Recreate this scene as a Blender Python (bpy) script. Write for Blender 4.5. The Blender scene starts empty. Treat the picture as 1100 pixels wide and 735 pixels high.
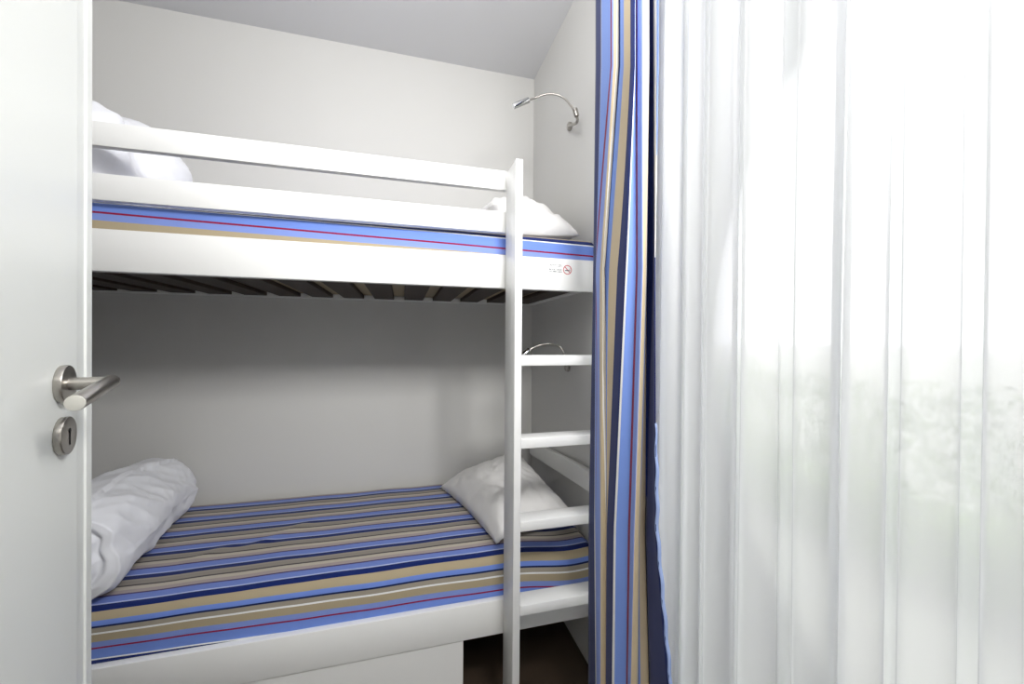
import bpy, bmesh, math, random
from mathutils import Vector, Matrix, noise
random.seed(4)
C = bpy.context.scene.collection
sc = bpy.context.scene

# ------------------------------------------------------------------ camera
CAM = Vector((0, 0, 1.15)); FPX = 426.7
YAW, PIT, ROL = 0.268, 0.0051, 0.007
fw = Vector((math.sin(YAW)*math.cos(PIT), math.cos(YAW)*math.cos(PIT), -math.sin(PIT)))
r0 = Vector((math.cos(YAW), -math.sin(YAW), 0)); u0 = r0.cross(fw)
rt = r0*math.cos(ROL) + u0*math.sin(ROL); up = -r0*math.sin(ROL) + u0*math.cos(ROL)
cd = bpy.data.cameras.new('camera'); cam = bpy.data.objects.new('camera', cd); C.objects.link(cam)
cd.sensor_width = 36; cd.lens = 36*FPX/1100; cd.clip_start = .01
M = Matrix((rt, up, -fw)).transposed().to_4x4(); M.translation = CAM; cam.matrix_world = M
sc.camera = cam
def ray(px, py): return fw + rt*((px-550)/FPX) + up*((367.5-py)/FPX)
def atY(px, py, y): d = ray(px, py); return CAM + d*(y/d.y)      # world point of that sight line at depth y
def atX(px, py, x): d = ray(px, py); return CAM + d*(x/d.x)

# ------------------------------------------------------------------ light
sc.view_settings.view_transform = 'Standard'; sc.view_settings.look = 'None'
sc.view_settings.gamma = 1; sc.view_settings.exposure = 0.0
w = bpy.data.worlds.new('sky'); sc.world = w; w.use_nodes = True
w.node_tree.nodes['Background'].inputs[0].default_value = (.975, .985, 1, 1)
w.node_tree.nodes['Background'].inputs[1].default_value = 3.1
def area(name, loc, to, size, power, col=(1, 1, 1), size_y=None):
    l = bpy.data.lights.new(name, 'AREA'); l.size = size; l.energy = power; l.color = col
    if size_y: l.shape = 'RECTANGLE'; l.size_y = size_y
    o = bpy.data.objects.new(name, l); C.objects.link(o); o.location = loc
    o.rotation_euler = (Vector(to)-Vector(loc)).to_track_quat('-Z', 'Y').to_euler(); return o
fl = area('camera_flash', (.42, 0.02, 1.88), (-.1, 1.5, 1.2), .26, 8.9, (1, .995, .98)); fl.data.spread = math.radians(118)
area('hall_fill', (-.1, -.7, 2.2), (-.1, -.2, .3), .5, 5, (1, .97, .93))  # added fill light behind the camera, brightens the bed front; no lamp modelled
area('flash_bounced_off_ceiling', (.0, .35, 1.95), (-.1, .75, 2.6), .3, 14.2, (1, .995, .985))

# ------------------------------------------------------------------ materials
def s2l(c): return tuple((x/255/12.92 if x/255 <= .04045 else ((x/255+.055)/1.055)**2.4) for x in c) + (1,)
def mat(name, col, rough=.5, metal=0, bump=0, bscale=200, noise_amt=0, sheen=0, spec=.5, coat=0):
    m = bpy.data.materials.new(name); m.use_nodes = True; N = m.node_tree.nodes; L = m.node_tree.links
    b = N['Principled BSDF']; b.inputs['Base Color'].default_value = s2l(col); b.inputs['Roughness'].default_value = rough
    b.inputs['Metallic'].default_value = metal; b.inputs['Specular IOR Level'].default_value = spec
    b.inputs['Sheen Weight'].default_value = sheen; b.inputs['Coat Weight'].default_value = coat
    tc = N.new('ShaderNodeTexCoord'); nz = N.new('ShaderNodeTexNoise'); nz.inputs['Scale'].default_value = bscale
    nz.inputs['Detail'].default_value = 4; L.new(tc.outputs['Object'], nz.inputs['Vector'])
    if bump:
        bp = N.new('ShaderNodeBump'); bp.inputs['Strength'].default_value = bump; bp.inputs['Distance'].default_value = .002
        L.new(nz.outputs['Fac'], bp.inputs['Height']); L.new(bp.outputs[0], b.inputs['Normal'])
    if noise_amt:
        n2 = N.new('ShaderNodeTexNoise'); n2.inputs['Scale'].default_value = bscale/12; L.new(tc.outputs['Object'], n2.inputs['Vector'])
        mx = N.new('ShaderNodeMix'); mx.data_type = 'RGBA'; mx.inputs[6].default_value = s2l(col)
        mx.inputs[7].default_value = s2l(tuple(c*(1-noise_amt) for c in col)); L.new(n2.outputs['Fac'], mx.inputs[0]); L.new(mx.outputs[2], b.inputs['Base Color'])
    return m
NAVY, NAVYT, WHT, BLUE, RED, BEI, BEG = (15, 36, 100), (20, 34, 80), (234, 234, 232), (124, 154, 226), (140, 24, 62), (208, 190, 158), (188, 180, 164)
LB = (138, 160, 226)
PAT_B = [(4, NAVY), (1, WHT), (7, BLUE), (1.3, RED), (4, LB), (5.4, BEI), (1.3, WHT), (3.5, BEG), (1.3, NAVYT), (3.5, BLUE), (6, BEI)]
TB = sum(a for a, _ in PAT_B)
SB = (172, 158, 130)
PAT_S = [(4, NAVY), (1, WHT), (7, (112, 140, 214)), (1.3, RED), (4, (128, 148, 212)), (5.4, SB), (1.3, WHT), (3.5, (160, 152, 138)), (1.3, NAVYT), (3.5, (112, 140, 214)), (6, SB)]
PAT_A = [(3.3, NAVY), (.9, (180, 190, 226)), (4.6, (112, 134, 204)), (1, (74, 56, 104)), (2.8, (168, 156, 154)), (2.8, (190, 182, 168)), (1.1, (78, 72, 74)), (3.3, (146, 139, 130)), (1.4, (158, 152, 140))]
def ramp(N, L, src, pat):
    r = N.new('ShaderNodeValToRGB'); r.color_ramp.interpolation = 'CONSTANT'; T = sum(a for a, _ in pat); e = r.color_ramp.elements
    t = 0
    for i, (wd, c) in enumerate(pat):
        if i < 2: el = e[i]; el.position = t/T
        else: el = e.new(t/T)
        el.color = s2l(c); t += wd
    L.new(src, r.inputs[0]); return r.outputs[0]
def striped(name, rough=.8, two=True):
    """woven stripes; UV.y = stripe coordinate in repeats, UV.x < .5 chooses the narrow stripes of the sheet's middle"""
    m = bpy.data.materials.new(name); m.use_nodes = True; N = m.node_tree.nodes; L = m.node_tree.links; b = N['Principled BSDF']
    uv = N.new('ShaderNodeUVMap'); uv.uv_map = 'UVMap'; sp = N.new('ShaderNodeSeparateXYZ'); L.new(uv.outputs[0], sp.inputs[0])
    fr = N.new('ShaderNodeMath'); fr.operation = 'FRACT'; L.new(sp.outputs[1], fr.inputs[0])
    cB = ramp(N, L, fr.outputs[0], PAT_S if two else PAT_B); out = cB
    if two:
        cA = ramp(N, L, fr.outputs[0], PAT_A)
        gt = N.new('ShaderNodeMath'); gt.operation = 'LESS_THAN'; L.new(sp.outputs[1], gt.inputs[0]); gt.inputs[1].default_value = 20.0
        mx = N.new('ShaderNodeMix'); mx.data_type = 'RGBA'; L.new(gt.outputs[0], mx.inputs[0]); L.new(cB, mx.inputs[6]); L.new(cA, mx.inputs[7]); out = mx.outputs[2]
    L.new(out, b.inputs['Base Color']); b.inputs['Roughness'].default_value = rough; b.inputs['Specular IOR Level'].default_value = .2
    b.inputs['Sheen Weight'].default_value = .15
    tc = N.new('ShaderNodeTexCoord'); nz = N.new('ShaderNodeTexNoise'); nz.inputs['Scale'].default_value = 420; L.new(tc.outputs['Object'], nz.inputs['Vector'])
    bp = N.new('ShaderNodeBump'); bp.inputs['Strength'].default_value = .15; bp.inputs['Distance'].default_value = .001
    L.new(nz.outputs['Fac'], bp.inputs['Height']); L.new(bp.outputs[0], b.inputs['Normal'])
    return m
MWALL = mat('wall_paint', (219, 218, 215), .85, bump=.12, bscale=300, spec=.2)
MCEIL = mat('ceiling_paint', (214, 214, 216), .9, bump=.1, bscale=260, spec=.2)
MFLOOR = mat('floor_vinyl', (84, 70, 58), .5, bump=.1, bscale=90, noise_amt=.25)
MWHITE = mat('white_lacquer', (240, 240, 238), .32, bump=.04, bscale=160, spec=.4)
MDOOR = mat('door_lacquer', (226, 228, 224), .38, bump=.03, bscale=120, spec=.4)
MSLAT = mat('slat_wood', (62, 46, 34), .55, noise_amt=.35, bscale=150)
MSTEEL = mat('brushed_steel', (176, 172, 166), .3, metal=1, bump=.05, bscale=700)
MCHROME = mat('polished_chrome', (205, 205, 205), .12, metal=1)
MDARK = mat('dark_gap', (12, 12, 12), .8)
MCOTTON = mat('white_cotton', (238, 239, 244), .85, bump=.2, bscale=380, sheen=.2, spec=.2)
MPILLOW = mat('pillow_cotton', (236, 234, 232), .88, bump=.25, bscale=420, sheen=.2, spec=.2)
MSHEET = striped('striped_sheet'); MCURT = striped('striped_curtain', .85, two=False)
MGREY = mat('print_grey', (84, 84, 96), .7); MRED = mat('print_red', (205, 70, 80), .7)
MLEAF = mat('hedge_leaves', (140, 176, 62), .45, noise_amt=.5, bscale=30)
MGRASS = mat('pale_gravel', (214, 214, 202), .9, noise_amt=.35, bscale=60)
MPLASTIC = mat('white_plastic', (235, 235, 235), .4)
MFRAME = mat('window_frame_white', (225, 226, 228), .4)
mg = bpy.data.materials.new('window_glass'); mg.use_nodes = True; N = mg.node_tree.nodes; L = mg.node_tree.links
N.remove(N['Principled BSDF']); tr = N.new('ShaderNodeBsdfTransparent'); gl = N.new('ShaderNodeBsdfGlossy'); gl.inputs['Roughness'].default_value = .02
fz = N.new('ShaderNodeFresnel'); fz.inputs[0].default_value = 1.35; mx = N.new('ShaderNodeMixShader'); L.new(fz.outputs[0], mx.inputs[0]); L.new(tr.outputs[0], mx.inputs[1]); L.new(gl.outputs[0], mx.inputs[2]); L.new(mx.outputs[0], N['Material Output'].inputs[0])
ms = bpy.data.materials.new('sheer_voile'); ms.use_nodes = True; N = ms.node_tree.nodes; L = ms.node_tree.links
N.remove(N['Principled BSDF']); tr = N.new('ShaderNodeBsdfTransparent'); df = N.new('ShaderNodeBsdfDiffuse'); tl = N.new('ShaderNodeBsdfTranslucent')
for n_ in (df, tl): n_.inputs['Color'].default_value = (.93, .935, .95, 1)
m1 = N.new('ShaderNodeMixShader'); m1.inputs[0].default_value = .5; L.new(df.outputs[0], m1.inputs[1]); L.new(tl.outputs[0], m1.inputs[2])
m2 = N.new('ShaderNodeMixShader'); m2.inputs[0].default_value = .80
rf = N.new('ShaderNodeBsdfRefraction'); rf.inputs['IOR'].default_value = 1.03; rf.inputs['Roughness'].default_value = .9
m3 = N.new('ShaderNodeMixShader'); m3.inputs[0].default_value = .62; L.new(tr.outputs[0], m3.inputs[1]); L.new(rf.outputs[0], m3.inputs[2]); L.new(m3.outputs[0], m2.inputs[1]); L.new(m1.outputs[0], m2.inputs[2]); L.new(m2.outputs[0], N['Material Output'].inputs[0])
MSHEER = ms

# ------------------------------------------------------------------ mesh helpers
def obj(name, bm, m, parent=None, smooth=False):
    me = bpy.data.meshes.new(name); bmesh.ops.recalc_face_normals(bm, faces=bm.faces); bm.to_mesh(me); bm.free()
    if m: me.materials.append(m)
    if smooth:
        for p in me.polygons: p.use_smooth = True
    o = bpy.data.objects.new(name, me); C.objects.link(o)
    if parent: o.parent = parent; o.matrix_parent_inverse = Matrix.Translation(-Vector(parent.location)) if parent.type == 'EMPTY' else Matrix.Identity(4)
    return o
def add_box(bm, a, b, bev=0.0):
    t = bmesh.new(); bmesh.ops.create_cube(t, size=1)
    a = Vector(a); b = Vector(b)
    for v in t.verts: v.co = Vector(((a[i]+b[i])/2 + v.co[i]*(b[i]-a[i]) for i in range(3)))
    if bev: bmesh.ops.bevel(t, geom=t.edges[:], offset=bev, segments=2, profile=.5, affect='EDGES')
    merge(bm, t)
def merge(bm, t):
    mp = {v: bm.verts.new(v.co) for v in t.verts}
    for f in t.faces:
        try: bm.faces.new([mp[v] for v in f.verts])
        except ValueError: pass
    t.free()
def bx(a, b, bev=0.0): bm = bmesh.new(); add_box(bm, a, b, bev); return bm
def spline(pts, n=12):
    out = []; P = [Vector(p) for p in pts]; P = [P[0]*2-P[1]]+P+[P[-1]*2-P[-2]]
    for i in range(1, len(P)-2):
        for k in range(n):
            t = k/n; a, b, c, d = P[i-1:i+3]
            out.append(.5*((2*b)+(c-a)*t+(2*a-5*b+4*c-d)*t*t+(3*b-a-3*c+d)*t**3))
    out.append(P[-2]); return out
def add_tube(bm, pts, rad, seg=14, caps=True):
    rs = rad if isinstance(rad, (list, tuple)) else [rad]*len(pts); rings = []; nrm = None
    for i, p in enumerate(pts):
        d = (Vector(pts[min(i+1, len(pts)-1)])-Vector(pts[max(i-1, 0)])).normalized()
        nrm = (nrm - d*nrm.dot(d)).normalized() if nrm else d.orthogonal().normalized()
        b = d.cross(nrm)
        rings.append([bm.verts.new(Vector(p)+(nrm*math.cos(a)+b*math.sin(a))*rs[i]) for a in (2*math.pi*k/seg for k in range(seg))])
    for r1, r2 in zip(rings, rings[1:]):
        for k in range(seg): bm.faces.new((r1[k], r1[(k+1) % seg], r2[(k+1) % seg], r2[k]))
    if caps: bm.faces.new(rings[0]); bm.faces.new(rings[-1])
def cyl(a, b, r, seg=28, bev=.0):
    bm = bmesh.new(); a = Vector(a); b = Vector(b); d = (b-a).normalized()
    if bev: add_tube(bm, [a, a+d*bev*.3, a+d*bev, b-d*bev, b-d*bev*.3, b], [r-bev, r-bev*.3, r, r, r-bev*.3, r-bev], seg)
    else: add_tube(bm, [a, b], r, seg)
    return bm
def autosmooth(o, ang=40):
    for p in o.data.polygons: p.use_smooth = True
    o.data.set_sharp_from_angle(angle=math.radians(ang)); return o
def thing(name, label, cat, loc, group=None):
    o = bpy.data.objects.new(name, None); C.objects.link(o); o.location = loc; o.empty_display_size = .1
    o['label'] = label; o['category'] = cat
    if group: o['group'] = group
    return o
def tag(o, label, cat, group=None):
    o['label'] = label; o['category'] = cat
    if group: o['group'] = group
    return o
def struct(name, bm, m, parent=None):
    o = obj(name, bm, m, parent)
    if not parent: o['kind'] = 'structure'
    return o

# ------------------------------------------------------------------ room shell
XL, XR, YB, YF, ZC = -1.52, .64, 1.94, -.12, 2.485
struct('floor', bx((XL-.1, -1.6, -.06), (XR+.15, YB+.12, 0)), MFLOOR)
struct('ceiling', bx((XL-.1, -1.6, ZC), (XR+.15, YB+.12, ZC+.1)), MCEIL)
struct('wall_back', bx((XL-.1, YB, 0), (XR+.15, YB+.12, ZC)), MWALL)
struct('wall_left', bx((XL-.1, YF, 0), (XL, YB, ZC)), MWALL)
WY0, WY1, WZ0, WZ1 = 0.0, 1.22, .06, 2.22
bm = bmesh.new()
add_box(bm, (XR, WY1, 0), (XR+.15, YB, ZC)); add_box(bm, (XR, -1.6, 0), (XR+.15, WY0, ZC))
add_box(bm, (XR, WY0, WZ1), (XR+.15, WY1, ZC)); add_box(bm, (XR, WY0, 0), (XR+.15, WY1, WZ0))
struct('wall_right', bm, MWALL)
bm = bmesh.new()     # entrance wall with the doorway the photograph is taken from
add_box(bm, (XL, YF-.1, 0), (-.24, YF, ZC)); add_box(bm, (.58, YF-.1, 0), (XR, YF, ZC)); add_box(bm, (-.24, YF-.1, 2.03), (.58, YF, ZC))
struct('wall_front', bm, MWALL)
struct('wall_hall', bx((XL-.1, -1.7, 0), (XR+.15, -1.6, ZC)), MWALL)
bm = bmesh.new()
add_box(bm, (XL, YB-.012, 0), (XR, YB, .06), .002)
struct('baseboard_back', bm, MWHITE)
# window: frame, pane
bm = bmesh.new(); fx0, fx1 = XR+.06, XR+.12
add_box(bm, (fx0, WY0, WZ0), (fx1, WY0+.05, WZ1), .003); add_box(bm, (fx0, WY1-.05, WZ0), (fx1, WY1, WZ1), .003)
add_box(bm, (fx0, WY0, WZ1-.05), (fx1, WY1, WZ1), .003); add_box(bm, (fx0, WY0, WZ0), (fx1, WY1, WZ0+.06), .003)
win = struct('window_1', bm, MFRAME)
obj('window_pane', bx((fx0+.025, WY0+.05, WZ0+.06), (fx0+.035, WY1-.05, WZ1-.05)), mg, win)

# ------------------------------------------------------------------ open door (structure) with handle
hx, hy = None, None
ddir = Vector((math.sin(math.radians(-16)), math.cos(math.radians(-16)), 0)); dn = Vector((ddir.y, -ddir.x, 0))   # dn faces the camera's right
K = atY(65, 413, .69); K = CAM + ray(65, 413)*.548      # spindle point on the door face
Kz = K.z
def D(s, n, z): return Vector((K.x, K.y, 0)) + ddir*s + dn*n + Vector((0, 0, z))
bm = bmesh.new()
E1, E2, E3 = .053, .098, .124
prof = [(-.78, 0), (E1-.001, 0), (E1, -.0012), (E1+.004, -.0010), (E2-.002, -.0048), (E2, -.0050), (E2+.0015, -.0022), (E3-.004, -.0020), (E3-.001, -.0034), (E3, -.007), (E3, -.04), (-.78, -.04)]
lo = [bm.verts.new(D(s, n, .008)) for s, n in prof]; hi = [bm.verts.new(D(s, n, 2.01)) for s, n in prof]
for i in range(len(prof)):
    j = (i+1) % len(prof); bm.faces.new((lo[i], lo[j], hi[j], hi[i]))
bm.faces.new(lo); bm.faces.new(hi)
door = struct('door_1', bm, MDOOR)
h = obj('door_handle', cyl(D(0, 0, Kz), D(0, .009, Kz), .0262, 48, .0015), MSTEEL, door); autosmooth(h)
p0, p1 = D(0, .008, Kz), D(.0, .058, Kz)
lv = bmesh.new()
pts = spline([p0, D(0, .03, Kz), D(0, .049, Kz)], 8)
add_tube(lv, pts, .0088, 24)
l1 = obj('handle_neck', lv, MSTEEL, h); autosmooth(l1)
l2 = obj('lever', cyl(D(.010, .0490, Kz+.001), D(-.118, .0490, Kz-.013), .0098, 32, .0012), MSTEEL, h); autosmooth(l2)
l3 = obj('lever_cap', cyl(D(-.1175, .0490, Kz-.013), D(-.1205, .0490, Kz-.0133), .0094, 32, .0008), mat('cap_grey', (196, 194, 186), .5), h); autosmooth(l3)
kz = Kz - .0715
kp = obj('keyhole_plate', cyl(D(.0, 0, kz), D(.0, .009, kz), .0262, 48, .0015), MSTEEL, door); autosmooth(kp)
bm = bmesh.new(); add_tube(bm, [D(0, .0088, kz+.007), D(0, .0094, kz+.007)], .0036, 20)
q = [D(-.0022, .0094, kz+.005), D(.0022, .0094, kz+.005), D(.0022, .0094, kz-.013), D(-.0022, .0094, kz-.013)]
bm.faces.new([bm.verts.new(v) for v in q]); obj('keyhole', bm, MDARK, kp)

# ------------------------------------------------------------------ bunk bed
BX0, BX1, BY, BYB = XL+.005, XR-.004, 1.20, YB-.004
bed = thing('bunk_bed', 'white painted wooden bunk bed built between the walls, with two guard rails above', 'bunk bed', (-.45, 1.5, 0))
RT = .023; LX = .30
def rail(name, z0, z1, x1=BX1, lab=None):
    o = obj(name, bx((BX0, BY, z0), (x1, BY+RT, z1), .003), MWHITE, bed); return autosmooth(o, 30)
rail('guard_rail', 1.616, 1.676, .309); rail('guard_rail', 1.484, 1.5495, .309)
rail('bed_rail', 1.3106, 1.415); rail('bed_rail', .231, .338)
for z0, z1 in ((1.326, 1.3485), (.231, .2695)):
    obj('rear_rail', bx((BX0, BYB-.022, z0), (BX1, BYB, z1), .002), MWHITE, bed)
    obj('end_rail', bx((BX1-.022, BY+RT, z0), (BX1, BYB-.022, z1), .002), MWHITE, bed)
    obj('end_rail', bx((BX0, BY+RT, z0), (BX0+.022, BYB-.022, z1), .002), MWHITE, bed)
    for k in range(16):
        x = BX0+.09+k*.13
        obj('bed_slat', bx((x, BY+RT+.001, z0+.006), (x+.085, BYB-.023, z0+.0222), .002), MSLAT, bed)
for x in (BX0+.0, ):   # full height posts at the foot end
    obj('post', bx((x, BY-.024, 0), (x+.06, BY-.001, 1.70), .003), MWHITE, bed)
obj('storage_panel', bx((BX0, BY+.004, .0), (.183, BY+.020, .229), .0015), MWHITE, bed)
# leaning head board of the lower bunk
bm = bmesh.new()
hb = [(1.226, .636, .707), (1.880, .583, .655)]
v = [bm.verts.new((x, y, z)) for y, z0, z1 in hb for x in (.610, .632) for z in (z0, z1)]
for f in ((0, 1, 3, 2), (4, 6, 7, 5), (0, 4, 5, 1), (2, 3, 7, 6), (0, 2, 6, 4), (1, 5, 7, 3)): bm.faces.new([v[i] for i in f])
bmesh.ops.bevel(bm, geom=bm.edges[:], offset=.003, segments=2, affect='EDGES'); obj('head_board', bm, MWHITE, bed)
# small printed notice on the upper bed rail
def onrail(px, py): p = atY(px, py, BY-.0006); return p
c0 = onrail(609.6, 290); R0 = .0150
bm = bmesh.new(); n = 40
ra = [[bm.verts.new(c0+Vector((math.cos(a)*r, 0, math.sin(a)*r))) for a in (2*math.pi*k/n for k in range(n))] for r in (R0, R0-.0022)]
for k in range(n): bm.faces.new((ra[0][k], ra[0][(k+1) % n], ra[1][(k+1) % n], ra[1][k]))
d = Vector((1, 0, -1)).normalized(); e = Vector((1, 0, 1)).normalized()*.0011
bm.faces.new([bm.verts.new(c0+p) for p in (-d*R0*.9-e, d*R0*.9-e, d*R0*.9+e, -d*R0*.9+e)])
st = obj('no_smoking_sign', bm, MRED, bed); st['label'] = 'red no smoking ring'
bm = bmesh.new()
def flat(bm, x0, z0, x1, z1, dy=-.0004):
    bm.faces.new([bm.verts.new(c0+Vector((x, dy, z))) for x, z in ((x0, z0), (x1, z0), (x1, z1), (x0, z1))])
flat(bm, -.009, -.0035, .006, -.0008); flat(bm, .0068, -.0035, .009, -.0008)
for k in range(4): flat(bm, .0065+.0006*k, .0006+.0016*k, .0078+.0006*k, .0018+.0016*k)
rr = random.Random(3)
for z, x0, x1, hh in ((.0125, -.062, -.023, .0022), (.0085, -.060, -.021, .0016), (-.003, -.064, -.022, .0032), (-.0095, -.064, -.018, .0034)):
    x = x0
    while x < x1:
        wd = rr.uniform(.0008, .0026); flat(bm, x, z, x+wd, z+hh*rr.uniform(.8, 1.3)); x += wd+rr.uniform(.0008, .003)
obj('notice_print', bm, MGREY, bed)['label'] = 'tiny grey printed lines'

# ------------------------------------------------------------------ ladder
lad = thing('bunk_ladder', 'white wooden ladder fixed upright to the front of the bunk bed', 'ladder', (.46, 1.14, 0))
SY0, SY1 = 1.087, 1.1985
for x in (.3062, .607):
    autosmooth(obj('stile', bx((x, SY0, .0), (x+.0222, SY1, 1.666), .003), MWHITE, lad), 30)
for px_y in (381.5, 467.5, 553.5, 640.5):
    z1 = atY(563, px_y, SY0+.045).z
    autosmooth(obj('rung', bx((.3284, SY0+.004, z1-.030), (.607, SY0+.066, z1), .003), MWHITE, lad), 30)

# ------------------------------------------------------------------ mattresses with the striped fitted sheets
def mattress(name, x0, x1, y0, y1, z0, z1, face, label, upper):
    bm = bmesh.new(); uvl = bm.loops.layers.uv.new('UVMap'); r = .035
    H = z1-z0; prof = []      # (y, z, uv) from bottom front, over the edge, back to the wall and down
    nf = 14
    for i in range(nf+1): prof.append((y0, z0+(H-r)*i/nf))
    for i in range(1, 9):
        a = math.pi/2*i/8; prof.append((y0+r-r*math.cos(a), z1-r+r*math.sin(a)))
    nt = 90
    for i in range(1, nt): prof.append((y0+r+(y1-y0-2*r)*i/nt, z1))
    for i in range(0, 9):
        a = math.pi/2*i/8; prof.append((y1-r+r*math.sin(a), z1-r+r*math.cos(a)))
    prof.append((y1, z0))
    arc = [0]
    for a, b in zip(prof, prof[1:]): arc.append(arc[-1]+math.hypot(b[0]-a[0], b[1]-a[1]))
    iE = nf+5; sE = arc[iE]               # top front edge
    nx = 150; rows = []
    for i in range(nx+1):
        t = i/nx; x = x0+(x1-x0)*t; row = []
        e = min(x-x0, x1-x)
        drop = (.012*(1-min(e/.02, 1))**2)
        for j, (y, z) in enumerate(prof):
            zz = z
            if z > z0+.03:
                k = min(1, (z-z0-.03)/.05)
                crown = .010*max(0, 1-((y-(y0+y1)/2)/((y1-y0)/2))**2)
                wr = 0
                if not upper:   # a few creases of the sheet left of the middle
                    for cx, cy, amp, ln in ((-.44, 1.50, .0055, .05), (-.36, 1.58, .0045, .05), (-.58, 1.46, .004, .06)):
                        dx, dy = (x-cx), (y-cy); q = dx*.8+dy*.6; s = -dx*.6+dy*.8
                        wr += amp*math.exp(-(s/.018)**2-(q/ln)**2)
                    wr += .0022*noise.noise(Vector((x*7, y*9, 2)))
                    wr -= .018*math.exp(-((x-.55)/.12)**2)
                zz = z + k*(crown+wr-drop)
            yy = y - (.006*math.sin(math.pi*min(1, max(0, (z-z0)/H))) if j <= iE else 0) + (.004*noise.noise(Vector((x*3, z*8, 5))) if j <= iE+4 else 0)
            row.append(bm.verts.new((x, yy, zz)))
        rows.append(row)
    for i in range(nx):
        for j in range(len(prof)-1):
            f = bm.faces.new((rows[i][j], rows[i+1][j], rows[i+1][j+1], rows[i][j+1])); f.smooth = True
            up_ = j >= iE
            for lp, (a, b) in zip(f.loops, ((i, j), (i+1, j), (i+1, j+1), (i, j+1))):
                if not upper:
                    s = arc[b]-sE; x = x0+(x1-x0)*a/nx; wob = .0025*noise.noise(Vector((x*4, s*6, 1)))
                    lp[uvl].uv = (0, 5+(s+wob)/.118) if up_ else (0, 30+face(x, -(s+wob)))
                else: lp[uvl].uv = (0, 30+face(x0+(x1-x0)*a/nx, arc[b]))
    caps = [bm.faces.new(row) for row in (rows[0], rows[-1])]
    caps.append(bm.faces.new([rows[i][0] for i in range(nx+1)]+[rows[i][-1] for i in range(nx, -1, -1)]))
    for f in caps:
        for lp in f.loops: lp[uvl].uv = (0, 30.95)
    o = obj(name, bm, MSHEET); tag(o, label, 'mattress'); return o
# front face of the lower one: going down from navy: beige, blue, thin navy, beige, white, beige, blue, red, blue
mattress('mattress', BX0+.003, BX1-.002, BY+RT+.004, BYB-.003, .2705, .461, lambda x, s: .999-max(s, 0)/(.128+.030*(x+.73)),
         'lower bunk mattress in a fitted sheet of narrow blue, navy and beige stripes', False)
# upper one: going up from the rail: beige, blue, red, wide blue, white, navy
def upface(x, s):   # s = height above the mattress bottom; u grows downwards through PAT_B
    return (12.6+(.0965-.019*x-s)/.0043)/TB + 3
mattress('mattress', BX0+.003, BX1-.002, BY+RT+.004, BYB-.003, 1.3495, 1.492, upface,
         'upper bunk mattress in striped sheet, showing blue with a thin red line', True)

# ------------------------------------------------------------------ pillows
def pillow(name, A, B, C_, D_, thick, label, seed, lift=0.0, flat=.15):
    """corners A back-left, B front-left, C front-right, D back-right"""
    A, B, C_, D_ = map(Vector, (A, B, C_, D_)); n = 44; bm = bmesh.new()
    nr = (C_-A).cross(D_-B).normalized();  nr = nr if nr.z > 0 else -nr
    top, bot = [], []
    for i in range(n+1):
        u = -1+2*i/n; tr_, br_ = [], []
        for j in range(n+1):
            v_ = -1+2*j/n
            uu = u*(1-.075*(1-v_*v_)); vv = v_*(1-.075*(1-u*u))
            a, b = (uu+1)/2, (vv+1)/2
            p = (A*(1-a)+D_*a)*b + (B*(1-a)+C_*a)*(1-b)
            e = max(0, (1-abs(u)**2.6))*max(0, (1-abs(v_)**2.6)); t = thick*e**.55
            w1 = noise.noise(Vector((u*2.1+seed, v_*2.1, seed)))*.10 + noise.noise(Vector((u*6+seed, v_*3, seed)))*.04
            edge = (1-e)**2; w1 -= abs(noise.noise(Vector((u*3.5+v_*2+seed, v_*4-u, 3))))*.22; w2 = noise.noise(Vector((u*9, v_*9, seed+9)))*.006*edge
            tr_.append(bm.verts.new(p+nr*(t*(1+w1)*(1-flat)+w2+lift*e)))
            br_.append(tr_[-1] if i in (0, n) or j in (0, n) else bm.verts.new(p-nr*(t*flat)))
        top.append(tr_); bot.append(br_)
    for i in range(n):
        for j in range(n):
            for g in (top, bot):
                try: bm.faces.new((g[i][j], g[i+1][j], g[i+1][j+1], g[i][j+1]))
                except ValueError: pass
    o = obj(name, bm, MPILLOW, smooth=True); tag(o, label, 'pillow'); return o
pillow('pillow', (.165, 1.825, .478), (.300, 1.275, .478), (.572, 1.262, .553), (.560, 1.850, .588), .122, 'white pillow lying on the lower bunk behind the ladder', 3.3, flat=.08)
pillow('pillow', (.20, 1.80, 1.515), (.235, 1.300, 1.515), (.600, 1.285, 1.520), (.600, 1.82, 1.55), .19, 'white pillow lying on the upper bunk below the wall lamp', 7.1, flat=.06)

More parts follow.
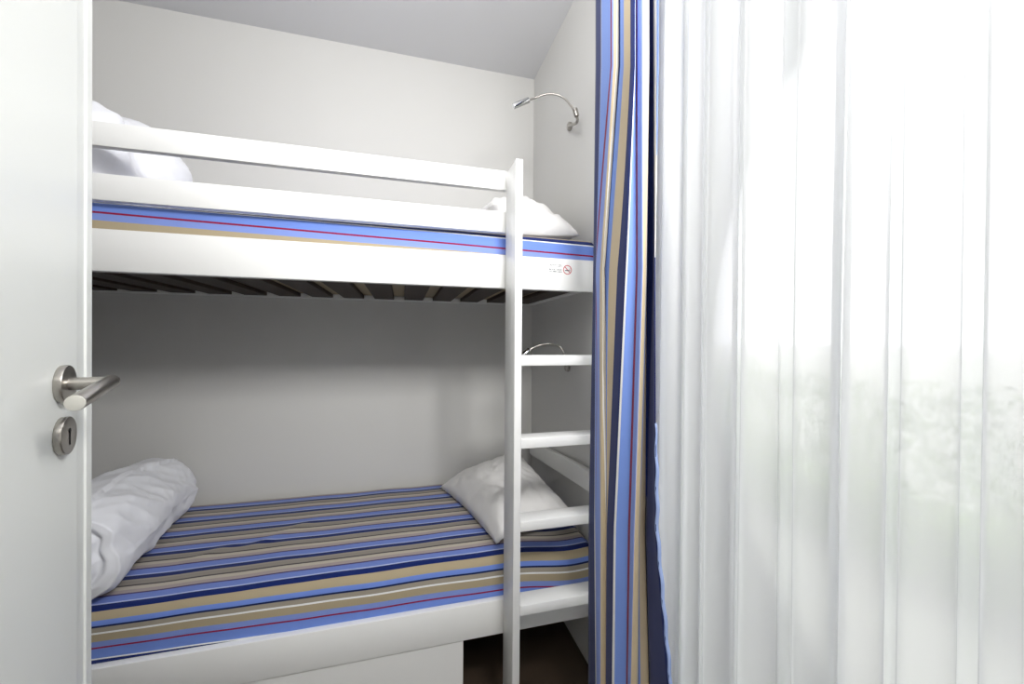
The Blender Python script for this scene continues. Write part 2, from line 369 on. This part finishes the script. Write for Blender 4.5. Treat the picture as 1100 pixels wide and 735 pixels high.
# ------------------------------------------------------------------ duvets
def duvet_roll(name, A, B, R1, R2, label, seed):
    A, B = Vector(A), Vector(B); ax = (B-A).normalized(); side = ax.cross(Vector((0, 0, 1))).normalized(); upv = side.cross(ax)
    bm = bmesh.new(); n, sg = 110, 150; Ln = (B-A).length; rings = []
    def rad(s, th):
        R = R1+(R2-R1)*s; a = s*Ln
        ct, st_ = math.cos(th), math.sin(th)
        r = R*(1 - .10*max(0, -st_)**2 + .03*math.cos(th*2))
        q = a*9+th*1.3                                   # soft diagonal creases
        wr = noise.noise(Vector((q*1.1+seed, th*.9, seed)))*.010
        wr += -abs(noise.noise(Vector((a*14+th*2.4+seed, th*1.1-a*3, seed+4))))*.010
        wr += -abs(noise.noise(Vector((a*26-th*2.0+seed, th*2.2, seed+14))))*.004
        wr += noise.noise(Vector((ct*2.2+seed, st_*2.2, a*7)))*.016
        lip = .010*math.exp(-((th-.35*math.pi-.25*math.sin(a*6)) % (2*math.pi))*3)  # free edge of the roll
        e = 1-(1-min(1, s/.13))**2.2*.08
        e2 = 1-(max(0, (s-.86)/.14))**2*.30
        return (r+wr+lip)*e*e2
    for i in range(n+1):
        s = i/n; c = A+ax*Ln*s
        rings.append([bm.verts.new(c+(side*math.cos(th)+upv*math.sin(th))*rad(s, th)) for th in (2*math.pi*k/sg for k in range(sg))])
    for r1, r2 in zip(rings, rings[1:]):
        for k in range(sg): bm.faces.new((r1[k], r1[(k+1) % sg], r2[(k+1) % sg], r2[k]))
    for end, (ring, sn) in enumerate(((rings[0], -1), (rings[-1], 1))):
        c = A if end == 0 else B; s = 0 if end == 0 else 1; prev = ring; m_ = 34
        for q in range(1, m_+1):
            f = 1-q/m_; cur = []
            for k in range(sg):
                th = 2*math.pi*k/sg; rr_ = rad(s, th)*f
                ph = (f*2.0 - th/(2*math.pi)) % 1.0             # spiral of the rolled layers
                groove = -.024*math.exp(-((ph-.5)/.13)**2)*min(1, f*3+.2) if end == 0 else 0
                bul = .030*(1-f**3)+groove+.004*noise.noise(Vector((f*5+seed, th*1.2, seed)))*(1-f**4)
                bul *= min(1, (1-f)*5)
                cur.append(bm.verts.new(c+(side*math.cos(th)+upv*math.sin(th))*rr_+ax*sn*bul))
            for k in range(sg): bm.faces.new((prev[k], prev[(k+1) % sg], cur[(k+1) % sg], cur[k]))
            prev = cur
        bmesh.ops.remove_doubles(bm, verts=prev, dist=1e-5)
    o = obj(name, bm, MCOTTON, smooth=True); tag(o, label, 'duvet'); return o
duvet_roll('duvet', (-.836, 1.225, .586), (-.893, 1.838, .577), .153, .125, 'rolled white duvet lying on the striped mattress of the lower bunk', 2.0)
def duvet_heap(name, blobs, label, seed):
    bm = bmesh.new()
    for c, r in blobs:
        t = bmesh.new(); bmesh.ops.create_icosphere(t, subdivisions=4, radius=1)
        for v_ in t.verts: v_.co = Vector((c[i]+v_.co[i]*r[i] for i in range(3)))
        merge(bm, t)
    o = obj(name, bm, MCOTTON)
    md = o.modifiers.new('r', 'REMESH'); md.mode = 'VOXEL'; md.voxel_size = .011
    sm = o.modifiers.new('s', 'SMOOTH'); sm.iterations = 6; sm.factor = .6
    dg = bpy.context.evaluated_depsgraph_get(); me = bpy.data.meshes.new_from_object(o.evaluated_get(dg)); o.modifiers.clear(); o.data = me
    nn = [v_.normal.copy() for v_ in me.vertices]
    for v_, nr in zip(me.vertices, nn):
        p = v_.co
        d = noise.noise(p*6+Vector((seed, 0, 0)))*.022 - abs(noise.noise(Vector((p.x*9+p.z*12+seed, p.y*8, p.z*5))))*.030 - abs(noise.noise(Vector((p.x*22-p.z*10, p.y*14, p.z*16+seed))))*.012
        v_.co = p+nr*d; v_.co.z = max(v_.co.z, 1.4935+.0015*math.sin(p.x*40))
    for p in me.polygons: p.use_smooth = True
    if not me.materials: me.materials.append(MCOTTON)
    tag(o, label, 'duvet'); return o
duvet_heap('duvet', [((-.855, 1.40, 1.645), (.118, .12, .175)), ((-.855, 1.585, 1.660), (.152, .16, .195)), ((-.99, 1.45, 1.64), (.16, .17, .19)), ((-.79, 1.50, 1.55), (.11, .14, .08))],
           'crumpled white duvet heaped on the upper bunk behind the guard rails', 5.0)

# ------------------------------------------------------------------ wall lamps
def lamp(label, mount, joint, neck, head, grp):
    mp = atX(*mount, XR-.0005)
    t = thing('reading_lamp', label, 'lamp', mp, grp)
    J = [atY(*j) for j in joint]
    autosmooth(obj('wall_mount', cyl(mp, mp+Vector((-.014, 0, 0)), .016, 28, .003), MSTEEL, t))
    bm = bmesh.new(); add_tube(bm, spline([mp+Vector((-.012, 0, 0))]+J, 6), .0052, 12); autosmooth(obj('swivel_arm', bm, MSTEEL, t))
    d = (J[-1]-J[-2]).normalized()
    autosmooth(obj('switch_housing', cyl(J[-1]-d*.014, J[-1]+d*.014, .0095, 24, .002), MSTEEL, t))
    bm = bmesh.new(); pts = spline([J[-1]]+[atY(*q) for q in neck], 10); add_tube(bm, pts, [.0034+.0004*(k % 2) for k in range(len(pts))], 12); autosmooth(obj('gooseneck', bm, MSTEEL, t), 70)
    a, b = atY(*head[0]), atY(*head[1]); d = (b-a).normalized()
    hd = autosmooth(obj('lamp_head', cyl(a, b, .0098, 28, .0015), MCHROME, t))
    autosmooth(obj('lens', cyl(b-d*.001, b+d*.0012, .0075, 24), MPLASTIC, hd)); return t
G = 'gooseneck reading lamps on the right wall'
lamp('slim steel gooseneck reading lamp on the wall above the upper bunk', (613.5, 136),
     [(619, 132, 1.32), (620, 126, 1.32), (618.5, 121, 1.32)], [(613, 113.5, 1.33), (606, 105.5, 1.34), (597, 101.5, 1.35), (586, 101.5, 1.36), (574, 105.5, 1.37), (567, 108, 1.37)],
     ((568, 107.4, 1.37), (551.5, 114.2, 1.37)), G)
lamp('dark gooseneck reading lamp behind the top ladder rung, above the lower pillow', (611, 395),
     [(612, 391, 1.36), (609, 388, 1.35), (606, 385, 1.35)], [(605, 378, 1.35), (600, 371.5, 1.36), (590, 369.5, 1.36), (580, 371, 1.37), (572, 374, 1.37), (568, 376.5, 1.37)],
     ((569, 376, 1.37), (560, 383.5, 1.37)), G)

# ------------------------------------------------------------------ striped curtain
TBc = TB
# sight-line knots (position : stripe coordinate) of the gathered cloth at three heights
KN = {
 70: [(640, 0), (646, 4), (646.3, 5.2), (656, 12), (657.5, 13.3), (659.5, 18), (664.5, 27.5), (666.5, 28.8), (670.5, 32.3), (677.5, TB), (682, TB+4), (683, TB+12), (685, TB+13.3), (690, TB+17), (696, TB+22.7), (697, TB+24), (697.3, 2*TB), (702, 2*TB+3.9), (705.5, 2*TB+4.9), (707, 2*TB+6)],
 290: [(637.5, 0), (640.3, 4), (640.6, 13.6), (644.5, 17.1), (646.5, 20), (649, 27.5), (650.4, 28.8), (654.5, 32.3), (663.5, TB), (672.3, TB+4), (674.2, TB+5), (683.3, TB+12), (685.5, TB+13.3), (690.5, TB+17.2), (693.5, TB+22), (694.3, TB+27.5), (694.6, 2*TB), (702, 2*TB+3.4), (702.7, 2*TB+3.6), (703.5, 2*TB+3.9)],
 570: [(632.5, 0), (638.6, 4), (639.6, 5), (640, 13.6), (645, 17), (646, 18.5), (651, 22.5), (651.4, TB-.1), (652, TB), (659.5, TB+4), (661.7, TB+5), (674.6, TB+12), (677.3, TB+13.3), (681.5, TB+17.2), (686, TB+22.5), (686.5, TB+33), (692.3, TB+38), (692.6, 2*TB), (702, 2*TB+3.3), (704.5, 2*TB+3.9)],
 735: [(632, 0), (640, 4), (641, 5), (641.4, 13.6), (645, 17), (645.6, 18.5), (650.5, 22.5), (650.8, TB-.1), (651, TB), (657.5, TB+4), (660, TB+5), (672.6, TB+12), (674.6, TB+13.3), (677.5, TB+17.2), (684, TB+22.5), (686, TB+31), (696, TB+38), (697, 2*TB), (708, 2*TB+3.2), (719, 2*TB+3.95)],
}
hs = sorted(KN)
def knots(v_):
    v_ = min(max(v_, hs[0]), hs[-1])
    for a, b in zip(hs, hs[1:]):
        if v_ <= b: break
    t = (v_-a)/(b-a); t = t*t*(3-2*t) if False else t
    return [(p[0]*(1-t)+q[0]*t, p[1]*(1-t)+q[1]*t) for p, q in zip(KN[a], KN[b])]
# depth of each knot from the wall side (folds), metres towards the room
FOLD = [.000, .010, .014, .030, .033, .032, .022, .020, .026, .036, .034, .018, .020, .026, .014, .004, -.016, -.020, -.006, .004]
bm = bmesh.new(); uvl = bm.loops.layers.uv.new('UVMap'); rows = []
vs = [-98+i*(892/90) for i in range(91)]
for v_ in vs:
    kn = knots(v_); row = []
    for q in range(len(kn)-1):
        ns = 4
        for k in range(ns+(q == len(kn)-2)):
            t = k/ns; px = kn[q][0]*(1-t)+kn[q+1][0]*t; uu = kn[q][1]*(1-t)+kn[q+1][1]*t
            fo = FOLD[q]*(1-t)+FOLD[q+1]*t
            x = .530-fo
            p = atX(px, v_, x); p.z = min(max(p.z, .015), 2.395); row.append((bm.verts.new(p), uu))
    # return of the cloth behind the front folds, towards the wall side
    rows.append(row)
for r1, r2 in zip(rows, rows[1:]):
    for k in range(len(r1)-1):
        vv4 = (r1[k], r1[k+1], r2[k+1], r2[k])
        f = bm.faces.new([a[0] for a in vv4]); f.smooth = True
        for lp, a in zip(f.loops, vv4): lp[uvl].uv = (0, a[1]/TBc+.0003)
cur = obj('striped_curtain', bm, MCURT); tag(cur, 'gathered curtain with blue, navy, beige and red stripes beside the sheer one', 'curtain')
md = cur.modifiers.new('thick', 'SOLIDIFY'); md.thickness = .0016; md.offset = 0
# pale blue stitched hem turned along its window edge
bm = bmesh.new(); prev = None
for i in range(60):
    v_ = 455+i*(795-455)/59
    k_ = knots(v_)[-1][0]; wd = 1.0+2.6*min(1, (v_-455)/60)
    a, b = atX(k_-.3+.7*math.sin(i*.9), v_, .525), atX(k_+wd+.7*math.sin(i*.9), v_, .531)
    for p in (a, b): p.z = max(p.z, .015)
    cu = (bm.verts.new(a), bm.verts.new(b))
    if prev: bm.faces.new((prev[0], prev[1], cu[1], cu[0]))
    prev = cu
hem = obj('hem', bm, mat('hem_blue', (160, 180, 228), .8), cur, smooth=True); hem['label'] = 'pale blue hem'
md = hem.modifiers.new('thick', 'SOLIDIFY'); md.thickness = .0014; md.offset = 0

# ------------------------------------------------------------------ sheer curtain, overlapping folds
FP = [(690, .2), (712, .7), (737, 1), (757, .6), (798, 1), (852, 1), (912, 1), (965, 1), (1056, 1.1), (1130, 1)]
xs0 = .590
ys = []
for px, a in FP: ys.append((atX(px, 600, xs0).y, a))
ys += [(.12, 1), (.05, 1), (-.03, 1), (-.09, 1)]
bm = bmesh.new(); rows = []
NZ = 70
FK = [(0, 0), (.10, -.55), (.30, -.95), (.58, -1), (.86, -.8), (.99, -.45), (.82, -.12), (.66, .05), (.80, .14), (1, 0)]
FS = spline([(a, b, 0) for a, b in FK], 12)
def foldat(t, q):      # broad front panel, then a doubled-back return
    k = t*(len(FS)-1); i = min(int(k), len(FS)-2); p = FS[i].lerp(FS[i+1], k-i)
    dbl = .55+.45*(.5+.5*math.sin(q*4.1+1))
    base = t if t < .55 else t
    return p.x*dbl+(1-dbl)*min(1, t*1.0), p.y
for iz in range(NZ+1):
    z = .012+(2.39-.012)*iz/NZ; row = []
    hgt = z/2.4
    for q in range(len(ys)-1):
        (ya, aa), (yb, ab) = ys[q], ys[q+1]; wdt = ya-yb; ns = 26
        for k in range(ns+(q == len(ys)-2)):
            t = k/ns
            amp = .034*(aa*(1-t)+ab*t)*(1.1-.4*hgt)*(1+.25*math.sin(q*2.3))
            sway = (noise.noise(Vector((q*3.1, z*1.3, 0)))*(1-t)+noise.noise(Vector((q*3.1+3.1, z*1.3, 0)))*t)*.008
            yn, xn = foldat(t, q)
            y = ya-wdt*yn + sway; x = xs0+amp*xn + sway*.6
            if y > .78:     # the edge hangs beside the striped curtain and drifts off towards the floor
                y -= (.055*max(0, (.95-z)/.95)**1.4)*min(1, (y-.74)/.08)
            row.append(bm.verts.new((x, y, z)))
    rows.append(row)
for r1, r2 in zip(rows, rows[1:]):
    for k in range(len(r1)-1): f = bm.faces.new((r1[k], r1[k+1], r2[k+1], r2[k])); f.smooth = True
sh = obj('sheer_curtain', bm, MSHEER); tag(sh, 'white translucent sheer curtain hanging in soft folds across the window', 'curtain')
# one ceiling track per curtain
for x, y0, y1, lab in ((.512, .68, 1.10, 'short white ceiling track carrying the striped curtain'), (.585, -.11, .80, 'long white ceiling track carrying the sheer curtain')):
    tk = obj('curtain_track', bx((x-.011, y0, 2.39), (x+.011, y1, ZC), .002), MPLASTIC); tag(tk, lab, 'curtain track', 'ceiling curtain tracks')

# ------------------------------------------------------------------ garden outside
struct('ground', bx((XR+.15, -120, -.12), (160, 120, -.05)), MGRASS)
bm = bmesh.new(); rr = random.Random(8)
def leaf(c, sz):
    d = Vector((rr.gauss(0, 1), rr.gauss(0, 1), rr.gauss(0, .6)+.4)).normalized(); s = d.orthogonal().normalized(); s.rotate(Matrix.Rotation(rr.uniform(0, 6.28), 3, d)); n_ = d.cross(s)
    P = [c-s*sz*.5, c+n_*sz*.24+d*sz*.05, c+s*sz*.55, c-n_*sz*.24+d*sz*.05]
    bm.faces.new([bm.verts.new(p) for p in P])
for k in range(22000):
    y = rr.uniform(-3.2, 4.2); top = 1.0+.22*noise.noise(Vector((y*1.6, 0, 3))) ; z = (1-(1-rr.uniform(0, .97))**.62)*(top+.1)
    x = 2.35+.12*noise.noise(Vector((y*2, z*2, 1)))-.16*math.sin(math.pi*min(1, z/top)) + abs(rr.gauss(0, .12))
    leaf(Vector((x, y, z)), rr.uniform(.03, .07))
add_box(bm, (2.55, -3.1, -.04), (3.1, 4.1, .22), .05)
tag(obj('hedge', bm, MLEAF), 'green leafy hedge in the garden faintly seen through the sheer curtain', 'hedge')
